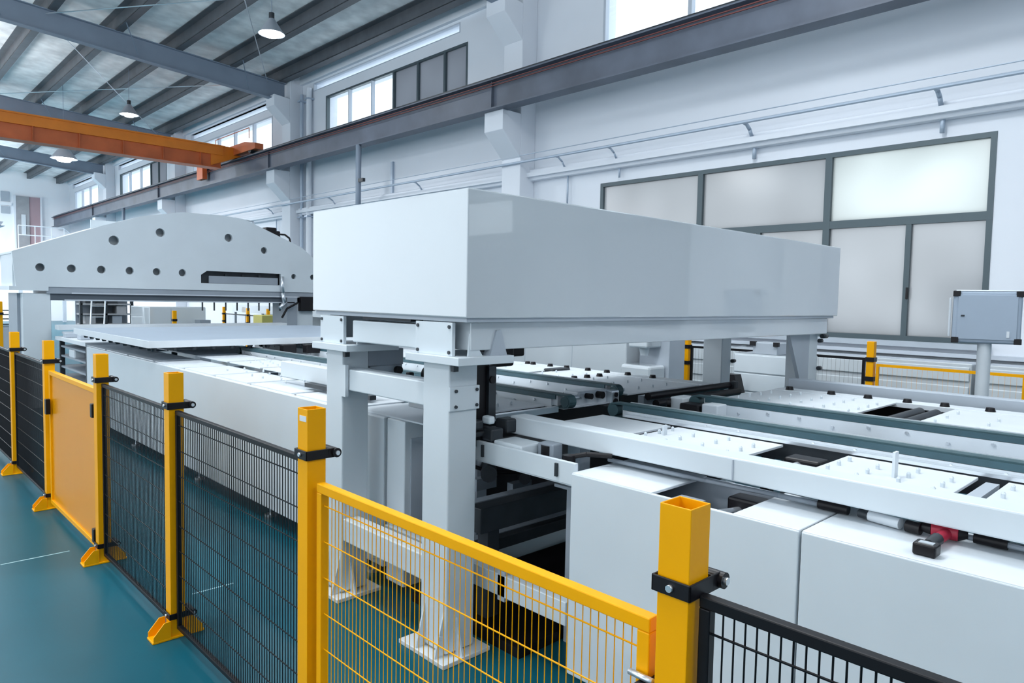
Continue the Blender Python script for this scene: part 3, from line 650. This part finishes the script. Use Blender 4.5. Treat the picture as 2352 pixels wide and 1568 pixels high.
# ------------------------------------------------------------------ flat transfer lid lying over the far table
t = thing('transfer_table', 'wide flat grey lid on short suction feet over the far conveyor table', 'table', (4, 8.2, 1.1))
B(2.27, 5.6, 7.59, 10.6, 1.20, 1.262).build('lid', BOXG, t)
B(2.27, 5.61, 7.57, 7.59, 1.19, 1.26).build('lid_edge', PLATE, t); B(2.25, 2.27, 7.57, 10.6, 1.19, 1.26).build('lid_edge', PLATE, t)
base = None
for (x, y) in [(2.33, 7.8+.28*i) for i in range(10)] + [(2.33+.2*i, 7.66) for i in range(15)]:
    if base is None: base = T((x, y, 1.15), (x, y, 1.20), .02, .035, n=8).build('suction_foot', DARK, t); b0 = (x, y)
    else: inst(base, t, (x-b0[0], y-b0[1], 0))
for (x, y, s) in ((3.7, 7.5, .08), (3.95, 7.4, .1), (4.2, 7.3, .07)): B(x-s, x+s, y-.05, y+.05, 1.09, 1.19).build('drive_motor', BLACK, t, .01)

# ------------------------------------------------------------------ PRESS with round holes
t = thing('press_gantry', 'wide white press beam with a row of round holes beyond the conveyor', 'machine', (4.2, 12.9, 0))
prof = [(1.90, 1.80), (6.66, 1.80), (6.66, 2.39), (6.33, 2.64), (5.25, 3.06), (4.9, 3.09), (4.2, 3.08), (3.6, 2.96), (3.0, 2.75), (1.86, 2.30)]
holes = [(2.2+.4*i, 2.082, .06) for i in range(6)] + [(3.18, 2.543, .075), (3.86, 2.718, .07), (4.97, 2.715, .07), (5.61, 2.537, .06), (6.18, 2.09, .05), (6.56, 2.09, .05)]
from mathutils.geometry import tessellate_polygon
loops = [[Vector((x, 0, z)) for x, z in prof]]
for (hx, hz, hr) in holes: loops.append([Vector((hx+hr*math.cos(a), 0, hz+hr*math.sin(a))) for a in [-2*math.pi*i/14 for i in range(14)]])
slot = [(4.50, 1.92), (4.50, 2.06), (4.60, 2.13), (5.93, 2.13), (5.93, 1.92)]
loops.append([Vector((x, 0, z)) for x, z in slot])
tri = tessellate_polygon(loops); flat = [p for l in loops for p in l]; n = len(flat)
vs = [(p.x, 12.30, p.z) for p in flat] + [(p.x, 12.36, p.z) for p in flat]
fs = [tuple(q) for q in tri] + [tuple(i+n for i in reversed(q)) for q in tri]; k = 0
for l in loops:
    m_ = len(l); fs += [(k+i, k+(i+1) % m_, n+k+(i+1) % m_, n+k+i) for i in range(m_)]; k += m_
MB().add(vs, fs).build('front_plate', WHITE, t)
MB().prism(prof, 'y', 13.3, 13.36).build('back_plate', WHITE, t)

mb = MB(); tp = prof[2:]
for (a, c) in zip(tp, tp[1:]): mb.add([(a[0], 12.36, a[1]), (c[0], 12.36, c[1]), (c[0], 13.36, c[1]), (a[0], 13.36, a[1]), (a[0], 12.36, a[1]-.03), (c[0], 12.36, c[1]-.03), (c[0], 13.36, c[1]-.03), (a[0], 13.36, a[1]-.03)], [(0,1,2,3),(4,5,6,7),(0,1,5,4),(2,3,7,6),(1,2,6,5),(0,3,7,4)])
mb.build('top_skin', WHITE, t)
B(1.87, 1.90, 12.36, 13.3, 1.80, 2.30).build('end_skin', WHITE, t); B(6.63, 6.66, 12.36, 13.3, 1.80, 2.38).build('end_skin', WHITE, t)
B(1.9, 6.63, 12.46, 12.48, 1.9, 2.3).build('hole_backing', WHITE, t); B(2.9, 5.9, 12.46, 12.48, 2.3, 2.85).build('hole_backing', WHITE, t)  # white sheets added close behind the holes to lighten them
B(4.47, 5.96, 12.42, 12.43, 1.88, 2.18).build('slot_back', DARK, t); B(4.66, 5.90, 12.365, 12.41, 1.925, 2.05).build('slot_roller', GREYP, t)
for x in (4.95, 5.25, 5.55): B(x-.015, x+.015, 12.36, 12.41, 2.05, 2.09).build('slot_tooth', DARK, t)
B(2.28, 6.60, 12.32, 13.3, 1.70, 1.80).build('ram_plate', GREYP, t)
B(2.33, 6.55, 12.36, 13.25, 1.60, 1.70).build('ram_beam', STEELD, t)
B(2.5, 6.2, 12.30, 12.36, 1.595, 1.615).build('light_rail', ALU, t)
B(2.6, 6.3, 12.31, 12.36, 1.70, 1.72).build('light_rail', ALU, t)
B(4.15, 6.2, 12.31, 12.36, 1.80, 1.88).build('ledge', PLATE, t)
MB().path([(5.93, 12.26, 2.08), (5.93, 12.24, 1.78), (5.97, 12.24, 1.60), (5.88, 12.24, 1.50)], .035).build('cable_duct', ALU, t)
B(1.82, 2.30, 12.3, 13.3, 1.74, 1.80).build('cap_plate', WHITE, t)
B(1.98, 2.34, 12.36, 13.2, 0, 1.70).build('leg', WHITE, t, .01); B(1.94, 1.98, 12.5, 13.2, 0, 1.70).build('leg_guard', GREYP, t)
B(6.25, 6.6, 12.36, 13.2, 0, 1.70).build('leg', WHITE, t, .01)
B(6.05, 6.25, 12.30, 12.9, 1.0, 1.70).build('guide_column', GREYP, t)
B(6.3, 6.6, 12.25, 12.4, 1.45, 1.72).build('drive_block', BLACK, t, .01)
MB().path([(6.2, 12.2, 1.6), (6.0, 12.2, 1.5), (5.9, 12.2, 1.33)], .02).build('cable', BLACK, t)
for i in range(9):
    B(4.55+i*.2, 4.57+i*.2, 12.4, 12.42, 1.45, 1.60).build('hanger', DARK, t)
mb = MB()
for (x, y, z, s) in ((5.80, 12.5, 2.90, .10), (5.90, 12.5, 2.86, .08), (5.74, 12.55, 2.86, .07), (5.95, 12.5, 2.80, .05)): mb.box(x-s, x+s, y-s, y+s, z-s*.7, z+s*.7)
MBc = mb.build('cable_bundle', BLACK, t, .02)
MB().path([(5.95, 12.45, 2.86), (6.08, 12.45, 2.86), (6.17, 12.45, 2.80), (6.2, 12.45, 2.66)], .018).build('cable', BLACK, t)
MB().path([(5.2, 12.6, 3.05), (5.2, 12.6, 3.1), (5.55, 12.6, 3.06), (5.55, 12.6, 2.95)], .012).build('pipe_loop', MIDG, t)
# dark infeed rack in front of press
t = thing('infeed_rack', 'dark open rack with thin shelves between press leg and far cabinet', 'rack', (2.6, 11.4, 0))
B(2.42, 2.46, 10.5, 12.2, .1, 1.0).build('rack_back', BLACK, t) if False else None
for z in (.15, .32, .48, .62, .78, .92): B(2.40, 3.6, 10.55, 12.2, z, z+.025).build('shelf', GREYP, t)
for (x, y) in ((2.42, 10.6), (2.42, 12.1), (3.5, 10.6), (3.5, 12.1)): B(x-.03, x+.03, y-.03, y+.03, 0, 1.02).build('upright', DARK, t)
B(3.0, 3.05, 10.5, 12.2, .1, 1.0).build('rack_back', BLACK, t)
B(2.4, 2.55, 11.3, 11.6, .80, .92).build('gear_box', PLATE, t, .02)
B(2.36, 3.6, 10.5, 12.25, 1.02, 1.07).build('top_rail', PLATE, t)
for (x, y, z) in ((2.5, 11.2, 1.07), (2.7, 11.6, 1.07), (2.45, 11.8, 1.07), (2.9, 11.0, 1.07)): B(x-.06, x+.1, y-.1, y+.1, z, z+.07).build('valve', MIDG, t, .01)
B(2.36, 5.9, 12.0, 12.25, 1.17, 1.24).build('cross_beam', PLATE, t); B(2.4, 5.9, 11.9, 12.0, 1.12, 1.15).build('cross_beam', MIDG, t)

# ------------------------------------------------------------------ electrical cabinet behind gantry legs (end unit)
t = thing('electric_cabinet', 'narrow grey electrical cabinet standing between the two gantry legs', 'cabinet', (2.55, 3.3, 0))
B(2.36, 2.62, 3.33, 3.51, .05, 1.03).build('cabinet_body', WHITE, t, .006)
B(2.40, 2.60, 3.322, 3.33, .12, .93).build('door', MIDG, t, .003)
B(2.66, 2.74, 3.3, 3.5, .05, 1.0).build('vent_panel', DARK, t)
for z in (.72, .8, .88): B(2.665, 2.735, 3.285, 3.3, z, z+.03).build('vent_slot', BLACK, t)

# ------------------------------------------------------------------ control box on pole (right)
t = thing('control_box', 'grey control box with black corners on a white pole at the right', 'control panel', (6.6, 1.47, 0))
th = R(-44)   # box front turned to the camera
bx = bpy.data.objects.new('x', None)
def rotbox(cx, cy, w_, d, z0, z1, ang):
    ux, uy = math.cos(ang), math.sin(ang); vx, vy = -uy, ux
    pts = [(cx+sx*w_/2*ux+sy*d/2*vx, cy+sx*w_/2*uy+sy*d/2*vy) for sx, sy in ((-1,-1),(1,-1),(1,1),(-1,1))]
    return MB().prism(pts, 'z', z0, z1)
A_ = R(-74); CX, CY = 6.55, 1.42
rotbox(CX, CY, .45, .16, 1.475, 1.885, A_).build('box_body', BOXG, t, .02, 3)
rotbox(CX, CY, .42, .15, 1.885, 1.892, A_).build('top_trim', ALU, t)
nx, ny = math.sin(A_), -math.cos(A_)
def onface(du, dz, w_, h_, m, name, d=.085, th_=.012):
    cx = CX+du*math.cos(A_)+nx*d; cy = CY+du*math.sin(A_)+ny*d
    return rotbox(cx, cy, w_, th_, dz-h_/2, dz+h_/2, A_).build(name, m, t, .003)
for du in (-.205, .205):
    for dz in (1.497, 1.863): onface(du, dz, .05, .045, BLACK, 'corner_guard', .07, .04)
onface(0, 1.68, .39, .35, BOXG, 'door', .083)
onface(-.16, 1.69, .025, .012, DARK, 'lock', .092)
onface(.14, 1.55, .02, .05, PLATE, 'label_plate', .092, .004)
rotbox(CX-.245*math.cos(A_), CY-.245*math.sin(A_), .015, .06, 1.52, 1.83, A_).build('side_handle', PLATE, t, .004)
T((CX, CY, .02), (CX, CY, 1.475), .048, n=20).build('pole', PLATE, t)
T((CX, CY, .0), (CX, CY, .02), .14, n=20).build('base_plate', PLATE, t)
bpy.data.objects.remove(bx)

# ------------------------------------------------------------------ far fence (x = 8.5)
XB = 8.5
fp = thing('far_fence_post', 'yellow far fence post right of the gantry leg below the big window', 'post', (XB, 2.93, 0), 'yellow posts of the fence on the far side')
B(XB-.04, XB+.04, 2.89, 2.97, 0, 1.35).build('post_tube', YEL, fp, .006)
for z in (1.12, .90): B(XB-.048, XB+.048, 2.882, 2.978, z, z+.05).build('clamp', BLACK, fp)
B(XB-.14, XB+.14, 2.87, 2.99, 0, .015).build('foot_plate', YEL, fp)
for y, l in ((5.33, 'yellow far fence post beside the grey microscope stand'), (3.86, 'short looking yellow far fence post behind the gantry end gusset'), (1.42, 'yellow far fence post cut by the right edge of the picture'),
             (18.4, 'far yellow fence post seen under the press, rightmost of four'), (19.7, 'far yellow fence post seen under the press, second from right'), (21.4, 'far yellow fence post seen under the press, third from right'), (25.7, 'far yellow fence post seen under the press, leftmost of four')):
    c = copy_tree(fp, (XB, y, 0) if y < 25 else (5.42, 16.4, 0)); c['label'] = l
def far_panel(y0, y1, z1, m, label, sheet):
    t = thing('far_fence_section', label, 'fence', (XB, (y0+y1)/2, 0)); tb = .03
    B(XB-.015, XB+.015, y0, y1, z1-tb, z1).build('frame_rail', m, t); B(XB-.015, XB+.015, y0, y1, .1, .1+tb).build('frame_rail', m, t)
    for a in (y0, y1-tb): B(XB-.015, XB+.015, a, a+tb, 0, z1-tb).build('frame_stile', m, t)
    mb = MB(); k = y0+tb
    while k < y1-tb: mb.tube((XB, k, .13), (XB, k, z1-tb), .0012, n=3, cap=False); k += .05
    mb.build('vertical_wires', m, t)['kind'] = 'stuff'
far_panel(1.47, 2.87, 1.10, YEL, 'far yellow mesh gate behind the control box pole', None)
far_panel(2.99, 3.80, 1.16, BLKFR, 'far black mesh panel between gantry leg and yellow post', None)
far_panel(3.92, 5.27, 1.16, BLKFR, 'far black mesh panel right of the microscope stand', None)
far_panel(18.5, 19.6, 1.16, BLKFR, 'distant black mesh panel between the two rightmost posts under the press', None)
far_panel(19.8, 21.3, 1.16, BLKFR, 'distant black mesh panel left of the second post under the press', None)

# ------------------------------------------------------------------ things along the far side
t = thing('white_enclosure', 'long low white machine enclosure behind the far table under the gantry beam', 'machine', (7.6, 6.6, 0))
B(7.2, 8.0, 5.40, 8.1, .0, 1.42).build('enclosure_body', COVER, t, .02)
for y in (6.3, 7.2): B(7.195, 7.2, y-.003, y+.003, .1, 1.38).build('panel_seam', MIDG, t)
t = thing('microscope_stand', 'grey measuring stand with white head and red button beside the enclosure', 'instrument', (7.35, 5.1, 0))
B(7.35, 7.7, 4.86, 5.30, 0, 1.5).build('stand_column', MIDG, t, .01)
B(7.05, 7.36, 4.98, 5.26, 1.19, 1.34).build('head', COVER, t, .02)
T((7.2, 5.12, 1.19), (7.2, 5.12, 1.09), .07, .05, n=16).build('lens_barrel', COVER, t)
B(7.0, 7.35, 4.9, 5.34, .0, .98).build('base', COVER, t, .04, 3)
T((7.1, 4.95, 1.33), (7.1, 4.95, 1.38), .022, n=12).build('button', PINK, t)
t = thing('drawer_cabinet', 'white cabinet with grooved drawers behind the gantry right leg', 'cabinet', (8.0, 4.0, 0))
B(7.8, 8.3, 3.45, 4.25, .0, 1.16).build('cabinet_body', COVER, t, .01)
for z in (.28, .50, .72, .94): B(7.785, 7.80, 3.47, 4.23, z, z+.205).build('drawer', WHITE, t, .006)
o = MB().prism([(3.98, .72), (4.22, .72), (4.22, .93), (4.04, .93)], 'x', 7.45, 7.6).build('black_bin', BLACK); tag(o, 'small black bin standing in front of the white drawer cabinet', 'bin')
o['label'] = 'black wedge shaped bin on a stand before the white drawer cabinet'
B(7.48, 7.57, 4.02, 4.2, 0, .72).build('bin_stand', MIDG, o)
t = thing('wall_fan_unit', 'grey boxed unit with black clips on top of the white drawer cabinet', 'equipment', (7.9, 3.9, 1.16))
B(7.82, 8.1, 3.72, 4.02, 1.16, 1.30).build('unit_body', MIDG, t, .01)
B(7.80, 7.84, 3.98, 4.05, 1.26, 1.31).build('clip', BLACK, t); B(7.80, 7.84, 3.70, 3.76, 1.26, 1.31).build('clip', BLACK, t)
# ribbed panels stacked against the wall
for (y0, y1, z1, lab) in ((-.5, 2.0, 1.12, 'white ribbed wall bench behind the control box'), (2.1, 5.1, 1.12, 'white ribbed wall bench below the big window'), (5.2, 9.6, 1.12, 'white ribbed wall bench left part, behind the stand')):
    t = thing('wall_bench', lab, 'bench', (9.6, (y0+y1)/2, 0))
    B(9.2, 9.98, y0, y1, 0, z1).build('bench_body', COVER, t, .01)
    for z in (.2, .45, .7, .92): B(9.18, 9.2, y0+.02, y1-.02, z, z+.16).build('rib_panel', WHITE, t, .008)
t = thing('trunking', 'white cable trunking running along the wall under the window sill', 'trunking', (9.95, 4, 1.15))
B(9.9, 10, -4, 9.8, 1.14, 1.19).build('trunking_body', PALEFR, t)
# distant shelving seen under the press
t = thing('storage_shelf', 'dark metal storage rack standing far behind the press', 'shelf', (4.9, 20, 0))
for x in (4.4, 4.95, 5.55): B(x-.03, x+.03, 19.9, 20.0, 0, 1.75).build('upright', DARK, t)
for z in (.9, 1.15, 1.4, 1.65): B(4.4, 5.55, 19.9, 20.4, z, z+.04).build('shelf_board', DULL, t)
for (x, z, m_) in ((4.6, .94, DULL), (4.8, 1.19, DARK), (5.2, .94, GREYP), (5.3, 1.19, DULL), (5.1, 1.44, DARK), (4.6, 1.44, DARK)): B(x-.1, x+.12, 19.95, 20.3, z, z+.19).build('crate', m_, t)
B(4.38, 5.57, 20.4, 20.43, .5, 1.75).build('back_sheet', GREYP, t)
t = thing('ladder', 'pale ladder leaning beside the far dark storage rack', 'ladder', (4.4, 19, 0))
mb = MB(); mb.tube((4.45, 19.5, 0), (4.62, 19.8, 1.8), .02, n=6).tube((4.75, 19.5, 0), (4.92, 19.8, 1.8), .02, n=6); mb.build('ladder_rails', ALU, t)
for i in range(6): z = .3+i*.27; T((4.45+.094*z, 19.5+.166*z, z), (4.75+.094*z, 19.5+.166*z, z), .012, n=6).build('rung', ALU, t)
t = thing('white_machine', 'distant white boxy machine seen below the middle of the press beam', 'machine', (6.2, 17.5, 0))
B(5.15, 6.4, 17.2, 18.6, 0, 1.42).build('machine_body', COVER, t, .02); B(5.6, 5.62, 17.19, 17.2, .1, 1.38).build('seam', MIDG, t)
B(6.15, 6.4, 16.9, 17.2, 0, 1.12).build('side_unit', GREYP, t)
t = thing('work_bench', 'distant white work bench with shelf under the right half of the press', 'bench', (9.3, 17.5, 0))
B(8.8, 9.85, 15.5, 21.5, 1.20, 1.42).build('bench_hood', COVER, t); B(9.8, 9.85, 15.5, 21.5, 0, 1.2).build('bench_back', WHITE, t); B(8.8, 9.8, 15.5, 21.5, .74, .8).build('bench_top', COVER, t)
for x in (15.55, 17.5, 19.5, 21.4): B(8.82, 8.88, x-.03, x+.03, 0, 1.2).build('leg', MIDG, t)
t = thing('yellow_crate', 'pale yellow crate far behind the right press leg', 'crate', (7.0, 15, 0))
B(6.62, 7.15, 14.6, 15.0, .0, 1.28).build('crate_stand', DULL, t); B(6.6, 7.17, 14.58, 15.02, 1.28-.22, 1.28+.02).build('crate_body', mat('pale_yellow', (.62, .56, .16), .6), t, .01)
t = thing('grey_pedestal', 'grey pedestal machine right of the press guide column', 'machine', (6.0, 9.0, 0))
B(5.75, 6.35, 9.3, 10.3, 0, 1.42).build('pedestal_body', MIDG, t, .03); B(5.80, 5.95, 9.2, 9.3, 1.05, 1.22).build('gauge', DARK, t)
T((5.6, 9.0, 1.27), (5.6, 9.0, 1.31), .03, n=10).build('button', PINK, t); B(5.5, 5.72, 8.95, 9.3, 0, 1.27).build('button_stand', PLATE, t)
# far-left posts beyond the near fence
t = thing('far_fence_post', 'blurred yellow post at the extreme left edge beside the press leg', 'post', (1.95, 14.2, 0))
B(1.90, 2.0, 14.15, 14.25, 0, 1.55).build('post_tube', YEL, t, .006); B(1.89, 2.01, 14.14, 14.26, 1.33, 1.37).build('clamp', BLACK, t)
t = thing('far_fence_section', 'short black railed panel at the far left behind the fence post', 'fence', (2.3, 16, 0))
for z in (1.36, 1.28, 1.2, 1.1): B(2.2, 3.0, 15.98, 16.02, z-.01, z+.01).build('frame_rail', DARK, t)
for x in (2.2, 2.98): B(x, x+.03, 15.98, 16.02, 0, 1.37).build('frame_stile', DARK, t)
B(2.22, 2.98, 16.0, 16.01, .1, 1.08).build('infill_sheet', MIDG, t)
# mezzanine platform with rail before the end wall, stair
t = thing('platform', 'raised grey platform with thin railing below the end wall doorway', 'platform', (8.2, 46, 0))
B(7.1, 9.3, 45.2, 47.25, 3.55, 3.7).build('deck', MIDG, t)
for x in (7.15, 7.9, 8.65, 9.25): T((x, 45.25, 3.7), (x, 45.25, 5.15), .025, n=6).build('rail_post', WALLM, t)
for z in (4.65, 5.15): T((7.15, 45.25, z), (9.25, 45.25, z), .03, n=6).build('handrail', WALLM, t)
T((9.25, 45.25, 5.15), (9.9, 44.2, 4.3), .03, n=6).build('handrail', PIPEM, t)
for (x, y) in ((7.2, 45.3), (9.2, 45.3)): B(x-.08, x+.08, y-.08, y+.08, 0, 3.55).build('support_column', MIDG, t)
t = thing('steel_stair', 'pale steel stair with handrails at the far left behind the press', 'stair', (3.4, 25, 0))
for s in (0, .8):
    MB().prism([(2.6, 2.2), (2.75, 2.2), (3.6, 3.7), (3.45, 3.7)], 'y', 25+s, 25.03+s).build('stringer', PIPEM, t)
    MB().path([(2.6, 25+s, 2.4), (2.6, 25+s, 3.2), (3.5, 25+s, 4.7), (3.5, 25+s, 3.7)], .02, 6).build('handrail', PIPEM, t)
for i in range(7): B(2.65+i*.13, 2.85+i*.13, 25.0, 25.8, 2.25+i*.22, 2.27+i*.22).build('tread', PIPEM, t)
B(2.55, 2.75, 25, 25.8, 0, 2.2).build('stair_pier', WALLM, t)
